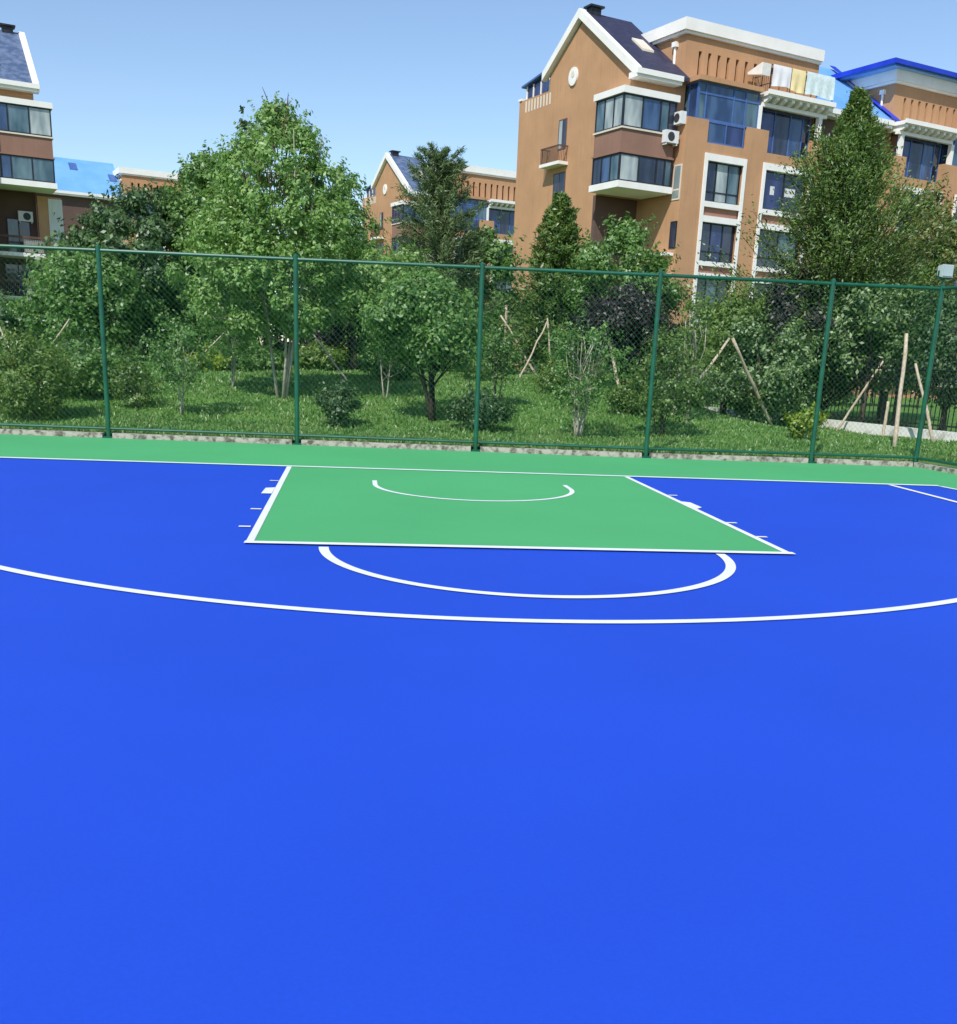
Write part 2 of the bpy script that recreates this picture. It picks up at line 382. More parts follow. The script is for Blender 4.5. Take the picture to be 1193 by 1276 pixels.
def swindow(par, mir, w0, w1, z0, z1, u, panes, frame, nb=.05, depth=.06, trans=None, name='window'):
    """the same in a wall facing -x"""
    n = len(panes); sp = [w0 + (w1 - w0) * i / n for i in range(n + 1)]; f = MB(mir)
    f.box(u - depth, u, w0, w1, z1 - nb, z1); f.box(u - depth, u, w0, w1, z0, z0 + nb)
    for i, s in enumerate(sp):
        a, b = (s, s + nb) if i == 0 else ((s - nb, s) if i == n else (s - nb / 2, s + nb / 2))
        f.box(u - depth, u, a, b, z0 + nb, z1 - nb)
    if trans is not None: f.box(u - depth + .004, u - .004, w0 + nb, w1 - nb, trans, trans + nb)
    o = f.build(name, frame, par)
    for i in range(n):
        a = sp[i] + (nb if i == 0 else nb / 2); b = sp[i + 1] - (nb if i == n - 1 else nb / 2)
        MB(mir).box(u - .025, u + .01, a, b, z0 + nb, z1 - nb).build('pane', panes[i], o)
    return o
def ac_unit(par, mir, u, w, z, side=False):
    wd, h, d = .8, .56, .32
    b = MB(mir)
    if not side: b.box(u, u + wd, w - d, w, z, z + h); b.box(u + .05, u + .1, w - d + .02, w, z - .1, z); b.box(u + wd - .1, u + wd - .05, w - d + .02, w, z - .1, z)
    else: b.box(u - d, u, w, w + wd, z, z + h)
    o = b.build('air_conditioner', M['ac'], par)
    f = MB(mir); c = []
    for k in range(16):
        t = 2 * math.pi * k / 16; c.append((math.cos(t) * .21, math.sin(t) * .21))
    if not side:
        f.add([(u + .33 + x, w - d - .012, z + .28 + y) for x, y in c] + [(u + .33 + x, w - d + .01, z + .28 + y) for x, y in c],
              [tuple(range(16))] + [(k, k + 16, (k + 1) % 16 + 16, (k + 1) % 16) for k in range(16)])
    else:
        f.add([(u - d - .012, w + .33 + x, z + .28 + y) for x, y in c] + [(u - d + .01, w + .33 + x, z + .28 + y) for x, y in c],
              [tuple(range(16))[::-1]] + [(k, (k + 1) % 16, (k + 1) % 16 + 16, k + 16) for k in range(16)])
    f.build('fan_grille', M['ac_fan'], o)
    return o

def unit(name, loc, label, gw=2.65, mir=False, flip=False, roof='roof_navy', edge='white', bay=True, gable=True, pier=True,
         bay_panes=None, blue_cap=False, laundry=False, balconies=False, floors=True, skylights=1, cabin=True):
    rng = random.Random(hash(name + label) % 1000 if False else len(label))
    A = empty(name, loc, R(22)); tag(A, label, 'apartment building')
    du = gw - 2.65; W, WH, D = M['wall'], M['white'], M['wall_dark']
    mb = lambda: MB(mir)
    p1 = gw + 9.45                     # right end of the pier block
    # --- gable block
    wl = mb()
    prof = [(.5, 9.8), (11.3, 9.8), (11.3, 15.6), (8.1, 15.6), (8.1, 16.45), (5.23, 18.28), (.5, 15.02)]
    wl.prism_u(prof, 0, gw + .6)
    wl.prism_u([(3.25, -.3), (11.3, -.3), (11.3, 9.8), (3.25, 9.8)], 0, gw + .3)
    o = wl.build('wall', W, A)
    wl = mb(); wl.box(0, gw + .3, 3.0, 3.248, -.3, 9.797); wl.build('recessed_wall', M['wall_shade'] if bay else W, A)
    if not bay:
        wl = mb(); wl.box(.05, gw - .02, .40, .498, -.3, 14.7); wl.build('front_wall_with_shade', M['wall_shade'], A)  # dark front skin; the shade below the eave is part of its colour
    # front slope, back slope, verge boards, eave
    s = .698; ez = 14.97
    ue = gw + .40
    r = mb(); th = .16
    r.prism_u([(-.02, ez), (5.23, ez + s * 5.25), (5.23, ez + s * 5.25 + th), (-.02, ez + th)], .06, ue)
    r.prism_u([(5.23, ez + s * 5.25), (8.5, ez + s * 5.25 - s * 3.27), (8.5, ez + s * 5.25 - s * 3.27 + th), (5.23, ez + s * 5.25 + th)], .06, ue)
    ro = r.build('roof', M[roof], A)
    v = mb()
    v.prism_u([(-.06, ez - .22), (5.23, ez + s * 5.25 - .2), (5.23, ez + s * 5.25 + .24), (-.06, ez + .22)], -.28, .055)
    v.prism_u([(5.235, ez + s * 5.25 - .2), (8.55, ez + s * 1.93 - .2), (8.55, ez + s * 1.93 + .22), (5.235, ez + s * 5.25 + .24)], -.28, .055)
    v.build('verge_board', WH, ro)
    e = mb(); e.box(-.27, gw - .15, -.16, .49, ez - .26, ez - .005); e.box(-.285, gw - .13, -.24, -.065, ez - .12, ez + .12); e.build('eave', WH, ro)
    vt = mb(); vt.box(.35, .95, 5.0, 5.46, 18.6, 19.0); vt.box(.22, 1.08, 4.88, 5.58, 19.0, 19.09); vt.build('chimney', M['frame_dark'], ro)
    for k in range(skylights):
        uu = (1.55 if skylights == 1 else 1.0 + k * (gw - 1.5) / max(1, skylights - 1)); ww = 2.0 if skylights == 1 else 2.2 + 1.2 * (k % 2); zz = ez + th + s * (ww + .02)
        f = mb(); f.prism_u([(ww, zz + .0), (ww + 1.0, zz + s), (ww + 1.0, zz + s + .1), (ww, zz + .1)], uu, uu + .7)
        so_ = f.build('skylight', M['cream'] if skylights == 1 else M['frame_blue'], ro)
        f = mb(); f.prism_u([(ww + .1, zz + .1), (ww + .9, zz + .1 + s * .8), (ww + .9, zz + .125 + s * .8), (ww + .1, zz + .125)], uu + .1, uu + .6)
        f.build('pane', M['g_dark'], so_)
    if gable:
        # medallion, parapet slots, small window with balcony, roof cabin
        m_ = mb(); c = [(5.75 + .4 * math.cos(2 * math.pi * k / 24), 15.85 + .44 * math.sin(2 * math.pi * k / 24)) for k in range(24)]
        m_.prism_u(c, -.09, .01); mo = m_.build('medallion', WH, A)
        m_ = mb(); c = [(5.72 + .15 * math.cos(2 * math.pi * k / 16), 15.95 + .15 * math.sin(2 * math.pi * k / 16)) for k in range(16)]
        m_.prism_u(c, -.11, -.091); m_.build('medallion_boss', M['cream'], mo)
        for k in range(9):
            w0 = 7.95 + k * .315
            s_ = mb(); s_.box(-.012, .02, w0, w0 + .14, 14.92, 15.5); s_.build('parapet_slot', M['cream'], A)
        swindow(A, mir, 6.15, 6.95, 12.45, 13.95, .005, [M['g_dark'], M['g_pale']], M['rail'], .06, .03)
        swindow(A, mir, 6.0, 7.2, 9.0, 11.3, .005, [M['g_dark'], M['g_dark']], M['rail'], .06, .03)
        b = mb(); b.box(-.62, 0, 5.85, 7.8, 11.6, 11.76); bo = b.build('balcony', WH, A)
        b = mb(); b.box(-.6, -.55, 5.9, 7.75, 12.5, 12.56); b.box(-.55, -.01, 5.9, 5.95, 12.5, 12.56); b.box(-.55, -.01, 7.7, 7.75, 12.5, 12.56)
        for k in range(19):
            w0 = 5.92 + k * .1; b.box(-.585, -.565, w0, w0 + .035, 11.76, 12.5)
        for k in range(5):
            b.box(-.5 + k * .1, -.48 + k * .1, 5.91, 5.93, 11.76, 12.5); b.box(-.5 + k * .1, -.48 + k * .1, 7.71, 7.73, 11.76, 12.5)
        b.build('railing', M['rail'], bo)
        if cabin:
            c_ = mb(); c_.prism_u([(8.5, 15.6), (11.1, 15.6), (11.1, 16.35), (8.5, 16.75)], .35, 2.4); co = c_.build('roof_cabin', M['g_royal'], A)
            c_ = mb(); c_.prism_u([(8.45, 16.75), (11.35, 16.33), (11.35, 16.42), (8.45, 16.86)], .1, 2.6); c_.build('cabin_roof', M['frame_blue'], co)
            for w0 in (8.6, 9.5, 10.3, 11.0):
                c_ = mb(); c_.box(.29, .345, w0, w0 + .08, 15.6, 16.4); c_.build('cabin_post', WH, co)
        cp = mb(); cp.box(-.06, gw, 11.0, 11.36, 15.6, 15.72); cp.build('parapet_cap', WH, A)
    if bay:
        bp = bay_panes or [['g_pale', 'g_pale', 'g_teal'], ['g_pale', 'g_blue', 'g_teal', 'g_dark'], ['g_teal', 'g_blue', 'g_dark'], ['g_pale', 'g_dark', 'g_dark', 'g_teal']]
        u0, u1, w0, w1 = -.8, gw - .22, 0., 2.35
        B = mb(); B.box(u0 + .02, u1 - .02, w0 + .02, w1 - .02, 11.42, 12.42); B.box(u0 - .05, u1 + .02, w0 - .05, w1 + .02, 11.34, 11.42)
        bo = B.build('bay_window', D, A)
        s_ = mb(); s_.box(u0 - .1, u1 + .08, w0 - .1, w1 + .1, 13.96, 14.26); s_.build('bay_roof', WH, bo)
        s_ = mb(); s_.box(u0 - .06, u1 + .03, w0 - .06, w1 + .04, 12.42, 12.5); s_.build('sill', M['cream'], bo)
        s_ = mb(); s_.box(u0 - .08, u1 + .05, w0 - .08, w1 + .06, 9.78, 10.08); s_.build('floor_slab', WH, bo)
        for k, (z0, z1) in enumerate(((12.5, 13.96), (10.08, 11.34))):
            c_ = mb(); c_.box(u0 + .12, u1 - .1, w0 + .12, w1 - .02, z0, z1); c_.build('bay_core', D, bo)
            swindow(bo, mir, w0 + .06, w1, z0, z1, u0 + .07, [M[x] for x in bp[2 * k]], M['frame_dark'], .07, name='bay_glazing')
            n = len(bp[2 * k + 1]); a, b = u0 + .0, u1
            sp = [a, a + (b - a) * .36, a + (b - a) * .72, a + (b - a) * .88, b][:n] + [b] if n == 4 else None
            window(bo, mir, a, b, z0, z1, w0 + .06, [M[x] for x in bp[2 * k + 1]], M['frame_dark'], .07, parent_name='bay_glazing', splits=[a, a + (b - a) * .36, a + (b - a) * .7, a + (b - a) * .86, b])
    if bay and floors:
        # shaded wall under the bay: window, ledges
        window(A, mir, .9, 2.2, 7.0, 8.6, 2.995, [M['g_dark'], M['g_dark']], M['frame_dark'], .06, .04)
        l = mb(); l.box(.4, gw - .02, 2.5, 2.99, 6.0, 6.14); l.build('ledge', WH, A)
        window(A, mir, .7, 2.3, 3.6, 5.4, 2.995, [M['g_dark'], M['g_dark']], M['frame_dark'], .06, .04)
    if balconies:
        for z, rail in ((6.05, 1), (3.62, 1), (1.9, 0)):
            b = mb(); b.box(-.3, gw - .05, .7, 2.99, z, z + .2); bo = b.build('balcony', WH, A)
            if rail:
                b = mb(); b.box(-.28, gw - .1, .72, .78, z + 1.0, z + 1.12)
                for k in range(26): b.box(-.26 + k * .1, -.235 + k * .1, .74, .76, z + .2, z + 1.0)
                b.build('railing', M['rail'], bo)
                b = mb(); b.box(.0, 1.05, .80, .83, z + .25, z + .95); b.build('balcony_panel', M['curtain'], bo)
        window(A, mir, .4, 1.7, 6.3, 8.3, 2.99, [M['g_dark'], M['g_teal']], M['frame_dark'], .06, .05)
        window(A, mir, .5, 2.0, 3.85, 5.75, 2.985, [M['g_royal'], M['g_dark']], M['frame_dark'], .06, .06)
        ac_unit(A, mir, .25, 2.99, 8.15)
        wl = mb(); wl.box(-1.35, -.02, 2.42, 3.0, -.3, 9.6); wl.build('wing_wall', W, A)
        wl = mb(); wl.box(-1.38, -.6, 2.36, 2.418, 7.0, 9.5); wl.build('render_patch', M['curtain'], A)
    if pier:
        q = lambda u: (2.65 + 12.1 - u if flip else u) + du
        def X(a, b): a, b = q(a), q(b); return (min(a, b), max(a, b))
        P = mb(); P.box(gw, p1, -.3, 11.3, -.3, 12.28)
        for a, b, top in ((2.65, 4.03, 13.3), (6.6, 8.05, 13.32), (11.25, 12.1, 13.3)):
            a, b = X(a, b); P.box(a, b, -.59, -.305, -.3, 12.282); P.box(a, b, -.588, -.2, 12.283, top)
        for a, b in ((4.03, 6.6), (8.05, 11.25)):
            a, b = X(a, b); P.box(a + .001, b - .001, -.588, -.306, 11.6, 12.281)
        P.build('wall', W, A)
        if not mir or True:
            P = mb(); P.box(gw - .003, gw + .3, -.29, 3.2, 12.28, 13.3); P.build('parapet', W, A)
        # two columns of framed windows
        gl = [['g_dark', 'g_pale', 'g_teal'], ['g_dark', 'g_royal', 'g_dark'], ['g_dark', 'g_teal', 'g_dark'], ['g_dark', 'g_dark', 'g_dark'], ['g_royal', 'g_dark'], ['g_dark', 'g_teal'], ['g_dark', 'g_dark'], ['g_dark', 'g_dark']]
        for ci, (a, b) in enumerate(((3.95, 6.72), (7.87, 11.4))):
            a, b = X(a, b)
            F = mb(); F.box(a, a + .2, -.66, -.592, .4, 11.8); F.box(b - .2, b, -.66, -.592, .4, 11.8)
            for z0, z1 in ((11.47, 11.8), (9.32, 9.58), (8.6, 8.9), (6.5, 6.73), (5.9, 6.15), (3.62, 3.88), (3.05, 3.3), (.8, 1.02)):
                F.box(a + .2, b - .2, -.655, -.31, z0, z1)
            F.build('window_surround', WH, A)
            for k, (z0, z1) in enumerate(((9.58, 11.47), (6.73, 8.6), (3.88, 5.9), (1.02, 3.05))):
                g_ = [M[x] for x in gl[ci * 4 + k]]
                window(A, mir, a + .2, b - .2, z0, z1, -.38, g_, M['frame_dark'], .06, .06, trans=z0 + .45 if ci == 0 or k else None)
            for z0, z1 in ((8.9, 9.32), (6.15, 6.5), (3.3, 3.62)):
                bp_ = mb(); bp_.box(a + .2, b - .2, -.5, -.31, z0, z1); bp_.build('spandrel', M['brick'], A)
        # narrow windows in the pier's left flank
        if not mir and gw < 3:
            swindow(A, mir, -.52, .1, 9.5, 11.15, gw - .005, [M['g_pale']], M['cream'], .07, .03, trans=9.95)
            swindow(A, mir, -.52, .0, 7.2, 8.5, gw - .005, [M['g_dark']], M['frame_dark'], .07, .03)
            l = mb(); l.box(gw - .55, gw - .003, -.4, .9, 6.85, 6.99); l.box(gw - .5, gw - .003, -.35, .6, 5.85, 5.99); l.build('ledge', WH, A)
        # blue sun room
        a, b = X(3.3, 7.3)
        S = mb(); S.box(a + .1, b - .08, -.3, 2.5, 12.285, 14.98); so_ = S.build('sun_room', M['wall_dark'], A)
        swindow(so_, mir, -.42, .95, 12.9, 14.98, a + .07, [M['g_blue'], M['g_teal']], M['frame_blue'], .07, name='sun_room_glazing')
        window(so_, mir, a, b, 13.3, 14.98, -.42, [M['g_teal'], M['g_blue'], M['g_blue'], M['g_teal']], M['frame_blue'], .08, parent_name='sun_room_glazing',
               splits=[a, a + .5, a + 2.3, a + 3.1, b], trans=14.45)
        a2, b2 = X(4.05, 6.5)
        window(so_, mir, a2, b2, 12.3, 13.3, -.42, [M['g_blue'], M['g_royal']], M['frame_blue'], .07, parent_name='sun_room_glazing')
        S = mb(); S.box(a - .18, b - .02, -.72, .45, 14.985, 15.2); S.build('sun_room_ledge', M['wall'], so_)
        # recessed terrace with pergola
        a, b = X(7.75, 11.5)
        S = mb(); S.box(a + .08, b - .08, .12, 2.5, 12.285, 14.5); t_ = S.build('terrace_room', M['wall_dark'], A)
        window(t_, mir, a, b, 12.3, 14.45, .08, [M['g_royal'], M['g_dark'], M['g_blue'], M['g_dark']], M['frame_blue'], .07, parent_name='terrace_glazing', splits=[a, a + 1.2, a + 2.3, a + 3.2, b])
        a, b = X(7.45, 12.1)
        C = mb()
        for uu in (7.28, 11.55):
            x0, x1 = X(uu, uu + .24); C.box(x0, x1, -.5, -.26, 13.322, 14.42)
        C.box(a, b, -.5, -.28, 14.42, 14.6); C.box(a, b, -.9, .4, 14.86, 15.06); C.box(a - .04, b + .04, -1.0, -.9, 14.9, 15.12)
        n = 9
        for k in range(n):
            x = a + .1 + (b - a - .4) * k / (n - 1)
            C.prism_u([(-.86, 14.72), (-.6, 14.6), (.4, 14.6), (.4, 14.86), (-.86, 14.86)], x, x + .2)
        C.build('pergola', WH, A)
        if laundry:
            Rr = mb(); zt = 16.3
            for x in (7.6, 9.0, 10.5, 12.05): Rr.tube([(x, -.75, 15.06), (x, -.75, zt)], .025, 6)
            for z in (15.45, 15.9, zt): Rr.tube([(7.6, -.75, z), (12.05, -.75, z)], .02, 6); Rr.tube([(7.6, -.75, z), (7.6, .45, z)], .02, 6)
            for k in range(8): Rr.tube([(7.6, -.6 + k * .14, 15.06), (7.6, -.6 + k * .14, zt)], .012, 4)
            Rr.build('terrace_railing', M['frame_dark'], A)
        # attic storey
        a = gw + .42; b = p1
        T = mb(); T.box(a, b, .72, 8.4, 14.99, 17.3)
        T.box(a, a + .82, .5, .719, 14.99, 17.3); sx = a + .82; k = 0
        T.box(a + .82, b, .5, .719, 16.58, 17.3); T.box(a + .82, b, .5, .719, 14.99, 15.36)
        while sx + .6 < b:
            T.box(sx + .2, sx + .61, .5, .718, 15.36, 16.58); sx += .61; k += 1
        T.box(sx, b, .5, .719, 15.36, 16.58)
        T.build('attic_wall', W, A)
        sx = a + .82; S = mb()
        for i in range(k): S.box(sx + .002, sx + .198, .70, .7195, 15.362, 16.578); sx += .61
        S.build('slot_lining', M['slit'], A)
        c_ = mb(); c_.box(a - .32, b + .05, .26, 8.6, 17.33, 17.86); c_.box(a - .2, b - .02, .36, 8.5, 17.2, 17.33); c_.build('cornice', M['cream'] if False else WH, A)
        dp = mb(); dp.tube([(a - .07, 1.27, 15.9), (a - .07, 1.27, 16.75)], .07, 8); dp.box(a - .2, a - .001, 1.12, 1.42, 16.75, 16.98); dp.build('downpipe', WH, A)
        if blue_cap:
            k = mb(); k.box(a - 1.15, b + .3, -.25, 9.0, 18.05, 18.13); ko = k.build('sheet_roof', M['roof_royal'], A)
            k = mb(); k.box(a - .9, b + .2, -.05, 8.9, 17.862, 18.045); k.build('sheet_roof_edge', M['roof_blue'], ko)
            k = mb(); k.box(a - 1.2, b + .3, -.31, -.255, 17.93, 18.16); k.box(a - 1.21, a - 1.155, -.25, 9.0, 17.9, 18.16); k.build('fascia', M['roof_royal'], ko)
    if edge == 'blue':
        k = mb(); k.prism_u([(-.26, ez + .13), (5.2, ez + s * 5.25 + .30), (5.2, ez + s * 5.25 + .34), (-.26, ez + .17)], gw - .02, gw + .41)
        k.build('roof_edge', M['roof_royal'], ro)
    return A

D1 = (11.74975596, 37.84145469, 0)
a_ = Vector((-math.sin(R(22)), math.cos(R(22)), 0)); b_v = Vector((math.cos(R(22)), math.sin(R(22)), 0))
main = unit('apartment_building', D1, 'terracotta apartment block with white gable, corner bay windows and laundry on its roof terrace', laundry=True)
for u_, w_, z_ in ((8.7, .3, 10.35), (9.75, .75, 10.35)):
    mb_ = MB(); mb_.box(u_, u_ + w_, -.412, -.408, z_, z_ + .42); mb_.build('paper_notice', M['curtain'], main)
ac_unit(main, False, 1.62, -.02, 12.05); ac_unit(main, False, 2.648, -.5, 12.95, side=True)
loc2 = Vector(D1) + b_v * 12.12
n2 = unit('apartment_building', loc2, 'terracotta block with bright blue sheet roofs at the far right, half hidden by a conifer', gw=5.55, flip=True, roof='roof_blue', edge='blue', bay=False, gable=False, blue_cap=True, skylights=0)
window(n2, False, 3.2, 4.9, 12.2, 13.9, .395, [M['g_dark'], M['g_pale']], M['white'], .08, .05)
window(n2, False, 2.2, 4.7, 9.2, 11.0, .395, [M['g_dark'], M['g_pale']], M['white'], .08, .05)
mid = unit('apartment_building', (2.94911624, 80.50717506, 0), 'distant gabled terracotta block in the middle, seen over the trees', roof='roof_slate',
           bay_panes=[['g_blue', 'g_royal', 'g_royal'], ['g_blue', 'g_teal', 'g_dark', 'g_teal'], ['g_dark', 'g_blue', 'g_dark'], ['g_teal', 'g_dark', 'g_dark', 'g_teal']])
lef = unit('apartment_building', (-19.57691946, 49.90201583, 0), 'brown apartment block with stacked balconies cut off by the left edge', mir=True, roof='roof_slate', gable=False, balconies=True, floors=False,
           bay_panes=[['g_blue', 'g_dark', 'g_blue'], ['g_pale', 'g_teal', 'g_blue', 'g_blue'], ['g_blue', 'g_dark', 'g_blue'], ['g_teal', 'g_teal', 'g_blue', 'g_dark']])
lb = Vector((-24.76657, 96.06292, 0)) - b_v * 8.92 - a_ * .5
far = unit('apartment_building', lb, 'distant block with a light blue sheet roof behind the left building', gw=8.5, roof='roof_blue', bay=False, gable=False, skylights=3)

# laundry on the terrace rail of the nearest block
def cloth(u0, u1, z0, z1, label, c1, c2, scale=3):
    n = 14; mb = MB(); vs = []; th = .012
    for side in (0, 1):
        for j in range(7):
            for i in range(n + 1):
                u = u0 + (u1 - u0) * i / n; z = z1 - (z1 - z0) * j / 6
                y = -.79 - .035 * math.sin(u * 11 + j * .2) * (j / 6) - (th if side else 0) - (.0 if j else -.03)
                vs.append((u, y, z + (.04 * math.sin(u * 3.1) if j == 6 else 0)))
    m = (n + 1) * 7; fs = []
    for j in range(6):
        for i in range(n):
            q = j * (n + 1) + i; fs.append((q, q + 1, q + n + 2, q + n + 1)); fs.append((m + q, m + q + n + 1, m + q + n + 2, m + q + 1))
    mb.add(vs, fs)
    o = mb.build('hanging_cloth', mat_noise('cloth', c1, c2, scale, .9, .1), smooth=True)
    o.location = D1; o.rotation_euler = (0, 0, R(22))
    tag(o, label, 'laundry', 'laundry hung on the terrace rail')
cloth(7.7, 8.95, 15.36, 16.33, 'plain white sheet hung on the terrace rail, left of the yellow cloth', (.74, .72, .73), (.85, .83, .84))
cloth(9.0, 9.95, 15.3, 16.33, 'pale yellow cloth hung between white and blue sheets on the terrace rail', (.78, .62, .30), (.88, .76, .44))
cloth(10.05, 12.05, 15.28, 16.35, 'wide pale blue patterned sheet hung at the right end of the terrace rail', (.52, .66, .66), (.74, .82, .80), 6)
bx = MB(); bx.prism_u([(-.74, 15.75), (.3, 15.95), (.3, 16.05), (-.7, 16.32), (-.78, 16.3)], 7.0, 7.56)
o = bx.build('folded_quilt', mat_noise('quilt', (.72, .69, .62), (.84, .82, .78), 4, .9)); o.location = D1; o.rotation_euler = (0, 0, R(22))
tag(o, 'cream quilt slung over the left end of the terrace rail', 'laundry')

# ------------------------------------------------------------------ vegetation
def unitv(a): return a / np.maximum(np.linalg.norm(a, axis=-1, keepdims=True), 1e-9)
def leaf_quads(C, N, size, rng, aspect=.55, along=None):
    """diamond shaped leaves at C, facing N, of length size"""
    n = len(C); t = rng.normal(size=(n, 3)) if along is None else along + rng.normal(size=(n, 3)) * .35
    t = unitv(t - (t * N).sum(1, keepdims=True) * N); s = np.cross(N, t)
    ln = (size * rng.uniform(.65, 1.35, n))[:, None]; wd = ln * aspect
    fold = N * ln * rng.uniform(-.12, .12, (n, 1))
    return np.stack([C - t * ln * .5, C + s * wd * .5 + fold, C + t * ln * .5, C - s * wd * .5 + fold], 1)
def prof(profile, t):
    ts, rs = zip(*profile); return np.interp(t, ts, rs)
def crown_pts(rng, cx, cy, z0, z1, profile, lean, ncl, shell, seed_lobes=5):
    t = rng.uniform(0, 1, ncl * 6); p = prof(profile, t); keep = rng.uniform(0, max(p), ncl * 6) < p; t = t[keep][:ncl]
    th = rng.uniform(0, 2 * np.pi, len(t)); r = prof(profile, t) * (shell + (1 - shell) * np.sqrt(rng.uniform(0, 1, len(t))))
    ph = rng.uniform(0, 6.28, 3)
    r = r * (1 + .16 * np.sin(2 * th + ph[0] + 4 * t) + .13 * np.sin(3 * th + ph[1] - 7 * t) + .12 * np.sin(5 * th + ph[2] + 11 * t))
    return np.stack([cx + lean[0] * t + r * np.cos(th), cy + lean[1] * t + r * np.sin(th), z0 + (z1 - z0) * t], 1)
def trunk_mesh(rng, base, crown_c, H_, r0, mb, nst=1, tips=None, spread=.25):
    bx_, by_, bz_ = base
    for k in range(nst):
        a = rng.uniform(0, 6.28); off = (0 if nst == 1 else spread)
        pts = []; rad = []
        for i in range(7):
            f = i / 6
            pts.append((bx_ + (crown_c[0] - bx_) * f + math.cos(a) * off * (.15 + f * 1.6) + rng.normal() * .03 * f * H_ / 4,
                        by_ + (crown_c[1] - by_) * f + math.sin(a) * off * (.15 + f * 1.6) + rng.normal() * .03 * f * H_ / 4, bz_ - .1 + H_ * f))
            rad.append(r0 * (1.25 if i == 0 else 1 - .8 * f))
        mb.tube(pts, rad, 7)
        if tips is not None and len(tips):
            idx = rng.choice(len(tips), min(len(tips), max(3, 16 // nst)), replace=False)
            for j in idx:
                tp = tips[j]; f = min(.92, max(.22, (tp[2] - bz_) / H_ * rng.uniform(.4, .75))); q = np.array(pts[0]) * 0
                i0 = int(f * 6); ff = f * 6 - i0; q = np.array(pts[i0]) * (1 - ff) + np.array(pts[min(6, i0 + 1)]) * ff
                mid_ = (q + tp) / 2 + np.array([0, 0, .12 * H_ * .3]) + rng.normal(size=3) * .08
                rr = r0 * (1 - .8 * f) * .55
                mb.tube([tuple(q), tuple(mid_), tuple(q + (tp - q) * .97)], [rr, rr * .6, .012], 5)
def broadleaf(name, x, y, ztop, width, label, leafm, bark='bark', cz=.25, nleaf=9000, size=.17, ncl=90, clr=.42, profile=None, lean=(0, 0), shell=.45,
              seed=1, nst=1, r0=.09, cat='tree', base=None, up=.45, aspect=.55, spread=.25, flat=1.0):
    rng = np.random.default_rng(seed)
    zb = float(lawn_z(x, y)) if base is None else base; H_ = ztop - zb; R_ = width / 2
    profile = profile or [(0, .45), (.2, .85), (.45, 1), (.7, .85), (.88, .5), (1, .1)]
    profile = [(t, r * R_) for t, r in profile]
    z0 = zb + H_ * cz
    C = crown_pts(rng, x, y, z0 + clr * .4, ztop - clr * .5, profile, lean, ncl, shell)
    root = empty(name, (x, y, zb)); tag(root, label, cat)
    T = MB(); trunk_mesh(rng, (0, 0, 0), (lean[0], lean[1], 0), H_ * .88, r0, T, nst, C - np.array([x, y, zb]), spread)
    T.build('trunk' if cat == 'tree' else 'stems', M[bark], root, True)
    n = int(nleaf * 1.7); size *= .78; ci = rng.integers(0, len(C), n); csz = clr * rng.uniform(.6, 1.35, len(C))
    d = unitv(rng.normal(size=(n, 3))); rr = csz[ci] * np.abs(rng.normal(.72, .36, n))
    off = d * rr[:, None]; off[:, 2] *= .75 * flat
    P = C[ci] + off
    # leafy shoots that break up the outline
    ns = len(C); k_ = 16; o_ = unitv(np.stack([C[:, 0] - x - lean[0] * .5, C[:, 1] - y, np.full(ns, R_ * .55)], 1) + rng.normal(size=(ns, 3)) * R_ * .35)
    tt = rng.uniform(.5, 1, (ns, k_, 1)) * rng.uniform(.9, 2.3, (ns, 1, 1)) * clr
    SP = (C[:, None] + o_[:, None] * tt + rng.normal(size=(ns, k_, 3)) * clr * .12).reshape(-1, 3)
    P = np.concatenate([P, SP]); d = np.concatenate([d, np.repeat(o_, k_, 0)]); n = len(P)
    ax = np.stack([P[:, 0] - x, P[:, 1] - y, np.zeros(n)], 1)
    N = unitv(d * .8 + unitv(ax) * .35 + np.array([0, 0, up]) + rng.normal(size=(n, 3)) * .45)
    P = P - np.array([x, y, zb])
    quads_mesh('crown' if cat == 'tree' else 'foliage', leaf_quads(P, N, size, rng, aspect), leafm, root)
    return root
